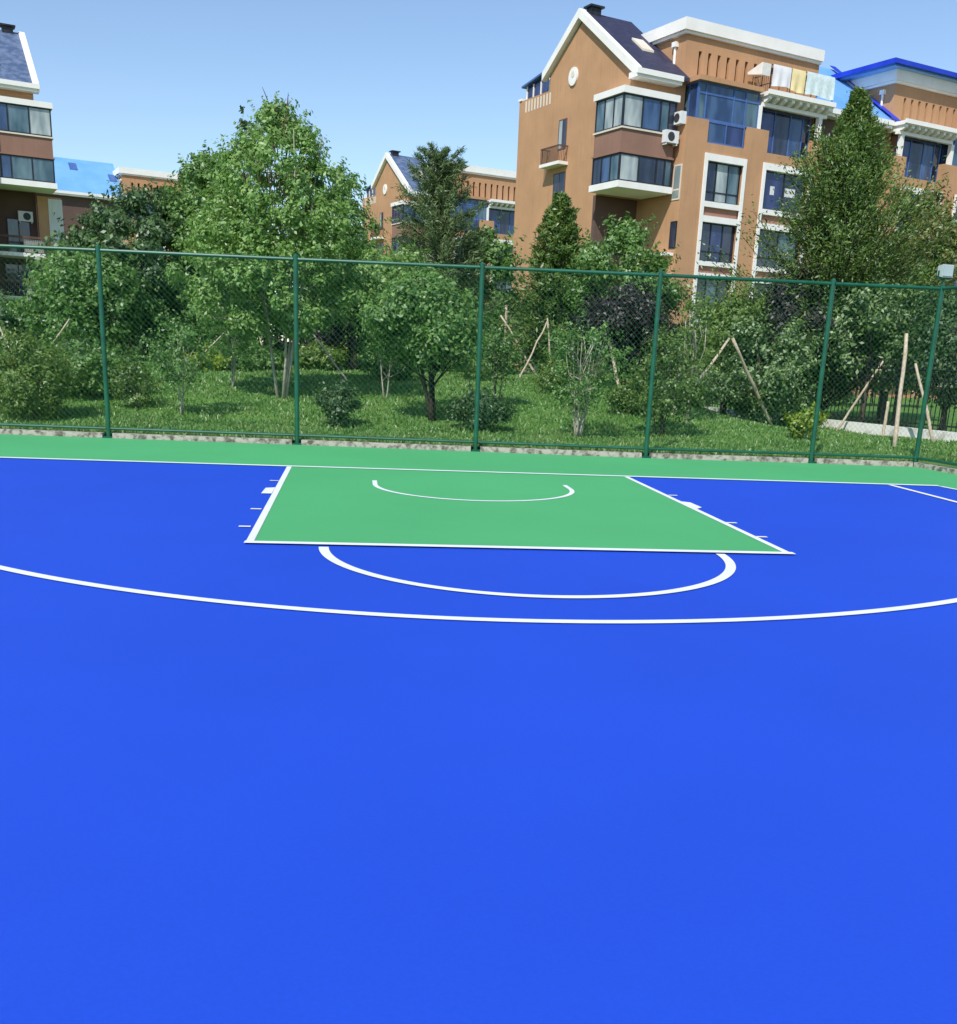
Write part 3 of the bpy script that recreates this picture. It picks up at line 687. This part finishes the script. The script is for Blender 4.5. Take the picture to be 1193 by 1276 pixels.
def conifer(name, x, y, ztop, width, label, leafm, bark='bark_dark', cz=.1, nbr=150, per=110, size=.2, seed=1, droop=.15, rise=.35, profile=None, r0=.12, aspect=.22, base=None, gap=.0, spray=.16, ragged=.1):
    rng = np.random.default_rng(seed)
    zb = float(lawn_z(x, y)) if base is None else base; H_ = ztop - zb; R_ = width / 2
    profile = profile or [(0, .8), (.12, 1), (.5, .68), (.8, .32), (1, .05)]
    root = empty(name, (x, y, zb)); tag(root, label, 'tree')
    T = MB(); T.tube([(0, 0, -.1), (rng.normal() * .05, 0, H_ * .5), (0, 0, H_ * .98)], [r0 * 1.2, r0 * .6, .012], 8)
    P = []; N = []; AL = []
    for k in range(nbr):
        t = (k + rng.uniform(0, 1)) / nbr; t = t ** .9; z = H_ * (cz + (1 - cz) * t); th = k * 2.39996 + rng.normal() * .3
        ln = prof(profile, t) * R_ * rng.uniform(.72, 1.16) * (1 + ragged * math.sin(2 * th + 9 * t) + ragged * math.sin(5 * th - 17 * t)) + .08; z = max(H_ * .04, z - (rise + .5 * t - droop) * ln * .85)
        dv = np.array([math.cos(th), math.sin(th), rise + .5 * t]); tip = np.array([0, 0, z]) + dv * ln - np.array([0, 0, droop * ln])
        m0 = np.array([0, 0, z]); m1 = m0 + dv * ln * .55
        T.tube([tuple(m0), tuple(m1), tuple(tip)], [.028, .017, .006], 4, False)
        f = rng.uniform(.12 + gap, 1.05, per); f = f[:, None]
        c = np.where(f < .55, m0 + (m1 - m0) * f / .55, m1 + (tip - m1) * (f - .55) / .45)
        sd_ = rng.normal(size=(per, 3)) * spray * (.35 + .65 * np.clip(1.15 - f, 0, 1)) * ln ** .5
        P.append(c + sd_); N.append(unitv(rng.normal(size=(per, 3)) * .7 + np.array([0, 0, .5]) + dv * .25)); AL.append(np.repeat(unitv(dv[None]), per, 0) + unitv(sd_) * .6)
    T.build('trunk', M[bark], root, True)
    P = np.concatenate(P); N = np.concatenate(N); AL = np.concatenate(AL)
    quads_mesh('crown', leaf_quads(P, N, size, rng, aspect, AL), leafm, root)
    return root
def twigs(x, y, z0, z1, width, seed, parent, mat):
    rng = np.random.default_rng(seed); mb = MB(); l = parent.location
    for k in range(6 if width < 1 else 80):
        th = rng.uniform(0, 6.28); t = rng.uniform(0, 1); r = width / 2 * (1 - t) * rng.uniform(.2, 1); z = z0 + (z1 - z0) * t * .9; h = rng.uniform(.45, .85) * (.7 if width < 1 else 1)
        p = np.array([x + r * math.cos(th) - l.x, y + r * math.sin(th) - l.y, z - l.z])
        e = p + np.array([math.cos(th) * .22, math.sin(th) * .22, h])
        mb.tube([tuple(p), tuple((p + e) / 2 + rng.normal(size=3) * .03), tuple(e)], [.016, .011, .004], 4, False)
    tag(mb.build('bare_twigs', mat, parent), kind='stuff')

LM = {
 'dark': mat_leaf('leaf_dark', [(.022, .06, .022), (.05, .115, .035), (.09, .175, .05), (.15, .24, .075)], .35),
 'mid': mat_leaf('leaf_mid', [(.042, .11, .020), (.10, .225, .040), (.17, .33, .065), (.27, .42, .12)], .45),
 'light': mat_leaf('leaf_light', [(.085, .18, .034), (.175, .335, .066), (.27, .45, .11), (.36, .50, .17)], .45),
 'olive': mat_leaf('leaf_olive', [(.032, .085, .016), (.085, .18, .030), (.16, .265, .05), (.27, .35, .09)], .42),
 'yellow': mat_leaf('leaf_yellow', [(.06, .13, .016), (.13, .23, .03), (.20, .30, .05), (.28, .37, .09)], .42),
 'lime': mat_leaf('leaf_lime', [(0.120, 0.204, 0.012), (0.240, 0.348, 0.024), (0.384, 0.480, 0.048)], .4),
 'pine': mat_leaf('leaf_pine', [(.05, .10, .035), (.10, .175, .055), (.16, .24, .08), (.23, .30, .12)], .35),
 'purple': mat_leaf('leaf_purple', [(.010, .008, .009), (.022, .015, .018), (.042, .026, .03), (.05, .07, .03)], .25),
 'rust': mat_leaf('leaf_rust', [(.07, .12, .024), (.14, .20, .04), (.26, .19, .06), (.20, .28, .07)], .4),
 'gloss': mat_leaf('leaf_gloss', [(.035, .08, .018), (.075, .15, .03), (.15, .25, .06), (.36, .46, .24)], .3),
}
# --- trees
broadleaf('broadleaf_tree', -11.5, 24, 4.9, 3.2, 'dark bushy tree beside the balconies of the left building', LM['mid'], cz=.1, nleaf=9000, size=.19, seed=2)
broadleaf('broadleaf_tree', -8.5, 21, 6.6, 4.4, 'broad dark green tree behind the second fence post from the left', LM['dark'], 'bark_dark', cz=.06, nleaf=19000, size=.19, ncl=150, seed=3, profile=[(0, .8), (.3, 1), (.65, .95), (.88, .68), (1, .3)])
broadleaf('broadleaf_tree', -6.45, 20.5, 7.2, 3.0, 'leafy green tree between the dark tree and the tallest tree', LM['mid'], cz=.06, nleaf=13000, size=.17, ncl=120, clr=.36, seed=43, profile=[(0, .8), (.3, 1), (.65, .9), (.88, .55), (1, .15)])
broadleaf('broadleaf_tree', -9.3, 18.5, 4.3, 2.4, 'bright leafy young tree in front of the dark tree at left', LM['mid'], cz=.2, nleaf=8000, size=.17, seed=33)
broadleaf('broadleaf_tree', -6.9, 27, 8.6, 3.4, 'tall green tree between the blue roof and the big pale tree', LM['mid'], cz=.1, nleaf=11000, size=.2, ncl=110, seed=4)
t3 = broadleaf('broadleaf_tree', -3.3, 10.2, 7.0, 4.0, 'tallest light green tree with thin pale stems and brownish twiggy top', LM['light'], 'bark_pale', cz=.22, nleaf=32000, size=.12, ncl=420, clr=.25, seed=5, nst=5, r0=.036, spread=.55,
     profile=[(0, .6), (.2, .95), (.42, 1), (.68, .74), (.84, .42), (.94, .16), (1, .03)], shell=.2)
twigs(-3.3, 10.2, 6.35, 6.75, .5, 17, t3, M['bark'])
twigs(-3.3, 10.2, 3.9, 6.4, 3.2, 7, t3, mat_noise('rusty_twig', (.16, .09, .05), (.26, .17, .10), 6))
broadleaf('poplar_tree', -5.5, 26, 10.2, 1.9, 'slim poplar poking up left of the tallest tree', LM['dark'], cz=.1, nleaf=3000, size=.2, ncl=70, clr=.32, seed=6, profile=[(0, .9), (.4, 1), (.62, .75), (.75, .22), (.85, .3), (.93, .2), (1, .1)])
broadleaf('broadleaf_tree', -2.2, 24, 7.7, 2.6, 'green tree showing behind the right flank of the tallest tree', LM['mid'], cz=.1, nleaf=8000, size=.2, seed=8, profile=[(0, .9), (.3, 1), (.6, .8), (.85, .4), (1, .08)])
broadleaf('broadleaf_tree', -1.6, 17.5, 4.7, 3.2, 'low spreading tree with a dark trunk left of the middle post', LM['light'], 'bark_dark', cz=.38, nleaf=9000, size=.16, seed=9, r0=.16)
conifer('pine_tree', 1.2, 22, 8.2, 4.0, 'dark pine with spiky upturned top in front of the distant gable', LM['pine'], nbr=140, per=240, size=.19, seed=10, rise=.5, droop=.12, cz=.12, aspect=.15,
        profile=[(0, .8), (.2, 1), (.5, .8), (.7, .62), (.85, .42), (.95, .34), (1, .2)], spray=.13)
broadleaf('broadleaf_tree', 2.95, 23.5, 6.0, 2.8, 'rounded green tree at the right foot of the pine', LM['mid'], cz=.1, nleaf=8000, size=.19, seed=11)
broadleaf('broadleaf_tree', -.15, 20, 4.9, 2.6, 'leafy tree standing in front of the pine, lower left', LM['light'], cz=.2, nleaf=8000, size=.17, seed=12)
broadleaf('broadleaf_tree', .1, 7.6, 3.25, 2.6, 'small tree with forked dark stems just behind the middle fence post', LM['mid'], 'bark_dark', cz=.38, nleaf=9000, size=.115, ncl=90, clr=.3, seed=13, nst=3, r0=.05, spread=.16, lean=(-.35, 0))
conifer('spruce_tree', 4.95, 20, 6.7, 3.3, 'cone shaped evergreen against the bare end wall of the near block', LM['olive'], nbr=170, per=140, size=.17, seed=14, rise=.35, aspect=.3)
broadleaf('broadleaf_tree', 6.7, 18, 5.7, 3.5, 'dense green tree under the shaded bay of the near block', LM['mid'], cz=.25, nleaf=12000, size=.16, ncl=110, seed=15, shell=.5)
broadleaf('plum_tree', 5.85, 14.2, 3.75, 2.3, 'purple leaved plum tree left of the fourth fence post', LM['purple'], 'bark_dark', cz=.25, nleaf=8000, size=.14, seed=16)
conifer('juniper_tree', 11.8, 14, 8.85, 5.3, 'tall olive conifer hiding the blue roofed block', LM['olive'], nbr=340, per=260, size=.115, seed=17, rise=.8, droop=.05, cz=.2, aspect=.33, spray=.2, ragged=.28,
        profile=[(0, .8), (.2, .95), (.45, .86), (.6, .74), (.72, .46), (.82, .25), (.88, .12), (.94, .05), (1, .02)], base=0.05)
broadleaf('broadleaf_tree', 15.9, 18, 7.6, 4.0, 'rust tinged tree right of the tall conifer', LM['rust'], cz=.2, nleaf=13000, size=.18, ncl=110, seed=18, base=.05)
broadleaf('broadleaf_tree', 14.2, 15, 5.2, 2.4, 'green tree filling the gap below the rust tinged tree', LM['olive'], cz=.2, nleaf=10000, size=.15, ncl=90, seed=19, base=.05)
broadleaf('plum_tree', 10.45, 13.4, 4.4, 2.0, 'dark purple tree beside the fifth fence post', LM['purple'], 'bark_dark', cz=.25, nleaf=7500, size=.14, seed=20, base=.05)
broadleaf('magnolia_tree', 12.3, 12.4, 4.15, 2.9, 'glossy leaved magnolia left of the upright pale stake', LM['gloss'], cz=.28, nleaf=7000, size=.16, ncl=90, clr=.34, seed=21, base=.05)
broadleaf('broadleaf_tree', 13.2, 9.9, 3.9, 2.0, 'dark slender tree behind the upright pale stake', LM['dark'], cz=.2, nleaf=5000, size=.14, seed=22, base=.05)
broadleaf('broadleaf_tree', 8.75, 13.6, 3.7, 1.4, 'thin yellowing tree below the white framed windows', LM['yellow'], cz=.3, nleaf=4200, size=.13, seed=23)
# --- shrubs
broadleaf('shrub', 9.45, 12.3, 3.1, 2.4, 'large dark shrub with pale shiny leaves by the long slanting stake', LM['gloss'], cz=.02, nleaf=8000, size=.14, clr=.34, seed=24, cat='shrub', nst=5, r0=.02, base=.05)
broadleaf('shrub', -7.75, 6.2, 1.75, 1.5, 'big yellow green bush at the left edge behind the fence', LM['yellow'], cz=.0, nleaf=9000, size=.10, ncl=90, clr=.26, seed=25, cat='shrub', nst=6, r0=.015, aspect=.35)
broadleaf('shrub', -7.6, 9.6, 1.65, 1.9, 'darker bush behind the big yellow green bush', LM['mid'], cz=.0, nleaf=7000, size=.11, clr=.28, seed=26, cat='shrub', nst=5, r0=.015)
broadleaf('sapling', -5.15, 7.4, 2.15, 1.3, 'sparse thin sapling on the lawn right of the left post', LM['mid'], 'bark_pale', cz=.3, nleaf=1600, size=.085, ncl=50, clr=.22, seed=27, r0=.02, nst=2, spread=.1, cat='tree')
broadleaf('shrub', -6.2, 8.2, 1.25, .8, 'small wispy tan shrub close to the left post', LM['olive'], cz=.0, nleaf=900, size=.08, ncl=40, clr=.2, seed=28, cat='shrub', nst=7, r0=.01)
broadleaf('shrub', -5.6, 15, 1.35, .95, 'bright yellow shrub on the far side of the lawn', LM['lime'], cz=.0, nleaf=2200, size=.11, seed=29, clr=.25, ncl=30, cat='shrub', nst=4, r0=.015)
broadleaf('shrub', -4.5, 15.5, 1.7, 1.7, 'round green shrub left of the pale stems', LM['mid'], cz=.0, nleaf=4500, size=.12, seed=39, clr=.3, ncl=50, cat='shrub', nst=4, r0=.015)
broadleaf('shrub', -2.6, 17, 1.75, 1.3, 'yellowish shrub between crossed stakes left of the dark trunk', LM['yellow'], cz=.0, nleaf=3000, size=.12, seed=30, clr=.28, ncl=40, cat='shrub', nst=4, r0=.015)
broadleaf('shrub', -2.3, 20.5, 3.0, 1.9, 'dark purple shrub deep behind the dark trunk', LM['purple'], cz=.0, nleaf=4500, size=.14, seed=31, clr=.32, ncl=50, cat='shrub', nst=4, r0=.02)
broadleaf('shrub', -1.85, 6.4, .98, .75, 'dark upright little bush alone on the lawn', LM['dark'], cz=.0, nleaf=2600, size=.075, seed=32, clr=.17, ncl=40, cat='shrub', nst=6, r0=.012, profile=[(0, .45), (.4, .8), (.75, 1), (1, .5)])
broadleaf('shrub', .95, 6.3, .98, 1.1, 'low dark bush at the foot of the middle fence post', LM['dark'], cz=.0, nleaf=3400, size=.08, seed=34, clr=.18, ncl=50, cat='shrub', nst=6, r0=.012)
broadleaf('shrub', 2.95, 5.9, 2.35, 1.4, 'vase shaped shrub of many thin pale stems', LM['mid'], 'bark_pale', cz=.22, nleaf=1700, size=.085, ncl=90, clr=.22, seed=35, cat='shrub', nst=9, r0=.016, spread=.22, profile=[(0, .45), (.3, .75), (.7, 1), (1, .7)])
broadleaf('shrub', 4.8, 6.4, 2.3, 1.35, 'loose olive shrub in front of the white stemmed birch', LM['olive'], 'bark', cz=.08, nleaf=3600, size=.085, ncl=80, clr=.2, seed=36, cat='shrub', nst=6, r0=.014)
broadleaf('shrub', 5.0, 9.5, 1.25, 1.1, 'low yellow green shrub at the foot of the plum tree', LM['yellow'], cz=.0, nleaf=3000, size=.09, seed=37, clr=.2, ncl=40, cat='shrub', nst=4, r0=.012)
broadleaf('shrub', 8.2, 6.9, .88, .62, 'small bright lime bush beside the fifth fence post', LM['lime'], cz=.12, nleaf=1100, size=.1, seed=38, clr=.14, ncl=24, cat='shrub', nst=4, r0=.012, base=.05)
broadleaf('shrub', 7.3, 11.9, 1.75, 2.3, 'spreading dark shrub below the two crossed stakes', LM['gloss'], cz=.0, nleaf=5000, size=.1, seed=40, clr=.24, ncl=60, cat='shrub', nst=5, r0=.012)
broadleaf('birch_tree', 6.1, 8.6, 3.2, 1.0, 'thin white stemmed birch among olive foliage', LM['yellow'], 'bark_pale', cz=.3, nleaf=1000, size=.09, ncl=40, clr=.2, seed=41, r0=.03)
broadleaf('sapling', -.85, 10.5, 2.7, 1.2, 'thin sapling with a few leaves left of the small forked tree', LM['light'], 'bark_pale', cz=.35, nleaf=1100, size=.09, ncl=45, clr=.2, seed=51, r0=.02, nst=3, spread=.14)
broadleaf('sapling', 1.75, 9.6, 2.5, 1.1, 'slender sapling right of the middle fence post', LM['mid'], 'bark', cz=.3, nleaf=1200, size=.09, ncl=45, clr=.2, seed=52, r0=.02, nst=3, spread=.12)
broadleaf('sapling', -4.6, 11.5, 2.9, 1.2, 'young sapling standing just left of the tallest tree stems', LM['light'], 'bark_pale', cz=.3, nleaf=1500, size=.09, ncl=50, clr=.2, seed=53, r0=.02, nst=3, spread=.14)
broadleaf('shrub', -.6, 14.2, 1.9, 1.5, 'loose green shrub on the lawn behind the small forked tree', LM['mid'], cz=.0, nleaf=2600, size=.1, seed=54, clr=.24, ncl=50, cat='shrub', nst=6, r0=.014)
broadleaf('shrub', 2.0, 15.5, 2.0, 1.7, 'loose green shrub in front of the crossed stakes', LM['light'], cz=.0, nleaf=2600, size=.1, seed=55, clr=.24, ncl=50, cat='shrub', nst=6, r0=.014)
broadleaf('shrub', 3.75, 12.4, 1.6, 1.1, 'airy shrub behind the vase shaped shrub', LM['yellow'], cz=.0, nleaf=1700, size=.09, seed=56, clr=.2, ncl=40, cat='shrub', nst=6, r0=.012)
# backdrop hedge: a continuous clipped-out mass of bushes in front of the buildings
def hedge():
    rng = np.random.default_rng(50); C = []
    for k in range(420):
        x = rng.uniform(-19, 24); hgt = 3.3 + 1.0 * math.sin(x * .9) + .6 * math.sin(x * 2.3 + 1)
        y = 29.5 + rng.uniform(-1, 1.0) - .0 * x; C.append((x, y, .5 + rng.uniform(.1, 1) * hgt))
    C = np.array(C); n = 42000; ci = rng.integers(0, len(C), n); d = unitv(rng.normal(size=(n, 3)))
    P = C[ci] + d * (rng.uniform(.3, 1.1, n) * .75)[:, None]; P[:, 2] = np.maximum(P[:, 2], .3)
    N = unitv(d + np.array([0, -.3, .4]) + rng.normal(size=(n, 3)) * .4)
    o = empty('hedge', (0, 29.5, 0)); tag(o, 'long dark mixed hedge running behind the trees in front of the buildings', 'hedge')
    st = MB()
    for k in range(60):
        x = -19 + k * .72; st.tube([(x, rng.uniform(-.4, .4), 0), (x + rng.normal() * .2, rng.uniform(-.4, .4), 3.2)], [.04, .015], 5)
    st.build('stems', M['bark_dark'], o)
    P[:, 1] -= 29.5
    quads_mesh('foliage', leaf_quads(P, N, .26, rng), LM['dark'], o)
hedge()
# lawn grass
def grass():
    rng = np.random.default_rng(60); n = 190000
    x = rng.uniform(-12, 15, n); y = 3.3 + 17 * rng.uniform(0, 1, n) ** 1.5
    fx = 3.28 - .0657 * (x - 3.0)
    k = (y > fx + .2) & ~((x > 9.0 + .3 * (y < 3)) & (y < 2.6)); x = x[k]; y = y[k]; n = len(x)
    # clumps and thin patches
    dens = np.sin(x * 1.7 + 1.1 * y) * np.sin(y * 2.1 - .7 * x) + rng.uniform(-1.2, 1.2, n); k = dens > -.9; x = x[k]; y = y[k]; n = len(x)
    z = lawn_z(x, y); h = rng.uniform(.03, .085, n) * (1 + .35 * np.sin(x * 2.9) * np.sin(y * 2.3)); th = rng.uniform(0, 6.28, n); w_ = .009 + .0006 * (y + 14)
    bx_ = np.stack([x, y, z - .01], 1); s = np.stack([np.cos(th), np.sin(th), 0 * th], 1) * w_[:, None]
    tip = bx_ + np.stack([rng.normal(size=n) * .035, rng.normal(size=n) * .035, h], 1)
    V = np.stack([bx_ - s, bx_ + s, tip + s * .25, tip - s * .25], 1)
    tag(quads_mesh('grass', V, M['grass']), 'short uneven green lawn grass behind the fence', 'grass', kind='stuff')
grass()

# ------------------------------------------------------------------ stakes propping the trees
ST = [((-11.6, 16.2, 2.1), (-10.9, 15.6), 'pale stake leaning right at the far left edge', .028),
 ((-9.53, 16, 2.15), (-10.4, 15.6), 'thin stake leaning left behind the big yellow green bush', .022),
 ((-5.48, 18, 2.06), (-6.5, 17), 'thin stake leaning left behind the sparse sapling', .022),
 ((-4.38, 16, 2.0), (-3.85, 15), 'stake leaning right beside the pale stems of the tallest tree', .025),
 ((-2.92, 14.2, 2.25), (-1.72, 13.6), 'long stake leaning right in front of the dark purple shrub', .028),
 ((.11, 18, 1.67), (-.75, 17), 'short stake leaning left just right of the dark trunk', .026),
 ((3.27, 20, 2.66), (2.0, 19.6), 'stake leaning left from the post behind the middle fence post', .036),
 ((3.12, 19.8, 2.9), (4.5, 19.6), 'stake leaning right from the post behind the middle fence post', .036),
 ((3.46, 21, 3.29), (3.5, 21), 'upright post where two leaning stakes meet', .05),
 ((4.18, 17, 2.68), (3.2, 16), 'stake leaning left in front of the cone shaped evergreen', .028),
 ((4.22, 17.2, 2.79), (4.45, 17), 'nearly upright stake in front of the cone shaped evergreen', .028),
 ((4.35, 15, 1.3), (3.6, 14), 'short low stake leaning left below the evergreen', .022),
 ((5.29, 13.5, 2.18), (5.63, 13), 'thick pale stake leaning right under the plum tree', .05),
 ((7.6, 10.5, 2.27), (5.9, 9.4), 'stake leaning left, one of the pair crossing by the olive shrub', .036),
 ((7.66, 10.42, 2.27), (9.45, 11.5), 'long bare stake leaning right in front of the dark glossy shrub', .042),
 ((10.29, 7, 2.45), (10.12, 6.5), 'upright pale stake near the corner of the fence', .047),
 ((11.96, 11, 1.89), (11.0, 11.3), 'thin stake leaning left before the low white wall', .03),
 ((11.44, 8.5, 1.85), (11.95, 8), 'crooked stake leaning right behind the corner fence post', .036),
 ((11.44, 9.5, .93), (11.39, 9.4), 'short grey stake against the low white wall', .04)]
rng_ = random.Random(4)
for top, (bx0, by0), label, r in ST:
    zb = float(lawn_z(bx0, by0)) - .1; t_ = Vector(top) - Vector((bx0, by0, zb)); mb = MB(); pts = []; rad = []
    for i in range(7):
        f = i / 6; pts.append(tuple(t_ * f + Vector((rng_.gauss(0, .012), rng_.gauss(0, .012), 0)) * (0 if i in (0, 6) else 1))); rad.append(r * (1.08 - .25 * f) * rng_.uniform(.93, 1.06))
    mb.tube(pts, rad, 8)
    o = mb.build('support_stake', M['wood'], smooth=True); o.location = (bx0, by0, zb)
    tag(o, label + ' (wooden tree prop)' if False else 'wooden ' + label, 'stake', 'wooden stakes propping young trees')

# ------------------------------------------------------------------ low white wall with black iron railing at the right
WP = [(9.6, 17.4), (11.1, 12.7), (12.0, 10.1), (13.2, 6.5), (14.6, 2.4)]
wm = MB()
for a, b in zip(WP[:-1], WP[1:]):
    d = Vector((b[0] - a[0], b[1] - a[1])); n = Vector((-d.y, d.x)).normalized() * .14
    wm.prism_z([(a[0] + n.x, a[1] + n.y), (a[0] - n.x, a[1] - n.y), (b[0] - n.x, b[1] - n.y), (b[0] + n.x, b[1] + n.y)][::-1], -.1, .31)
tag(wm.build('low_wall', M['whitewash']), 'low white painted wall below the black iron railing at right', 'wall')
ir = empty('iron_railing', (12, 10.1, .31)); tag(ir, 'black iron railing on the low white wall at right', 'railing')
rl = MB(); brs = MB(); psts = MB()
for a, b in zip(WP[:-1], WP[1:]):
    A_ = Vector((a[0] - 12, a[1] - 10.1, 0)); B_ = Vector((b[0] - 12, b[1] - 10.1, 0)); Ln = (B_ - A_).length; d = (B_ - A_) / Ln
    for z in (.12, 1.15, 1.4): rl.tube([A_ + Vector((0, 0, z)), B_ + Vector((0, 0, z))], .022, 6)
    k = 0.
    while k < Ln:
        p_ = A_ + d * k; brs.tube([p_ + Vector((0, 0, .02)), p_ + Vector((0, 0, 1.55))], .013, 5); brs.tube([p_ + Vector((0, 0, 1.55)), p_ + Vector((0, 0, 1.66))], [.022, .002], 5); k += .135
    ps = MB(); ps.box(A_.x - .05, A_.x + .05, A_.y - .05, A_.y + .05, 0, 1.75); ps.build('post', M['iron'], ir)
rl.build('rail', M['iron'], ir); brs.build('bars', M['iron'], ir)
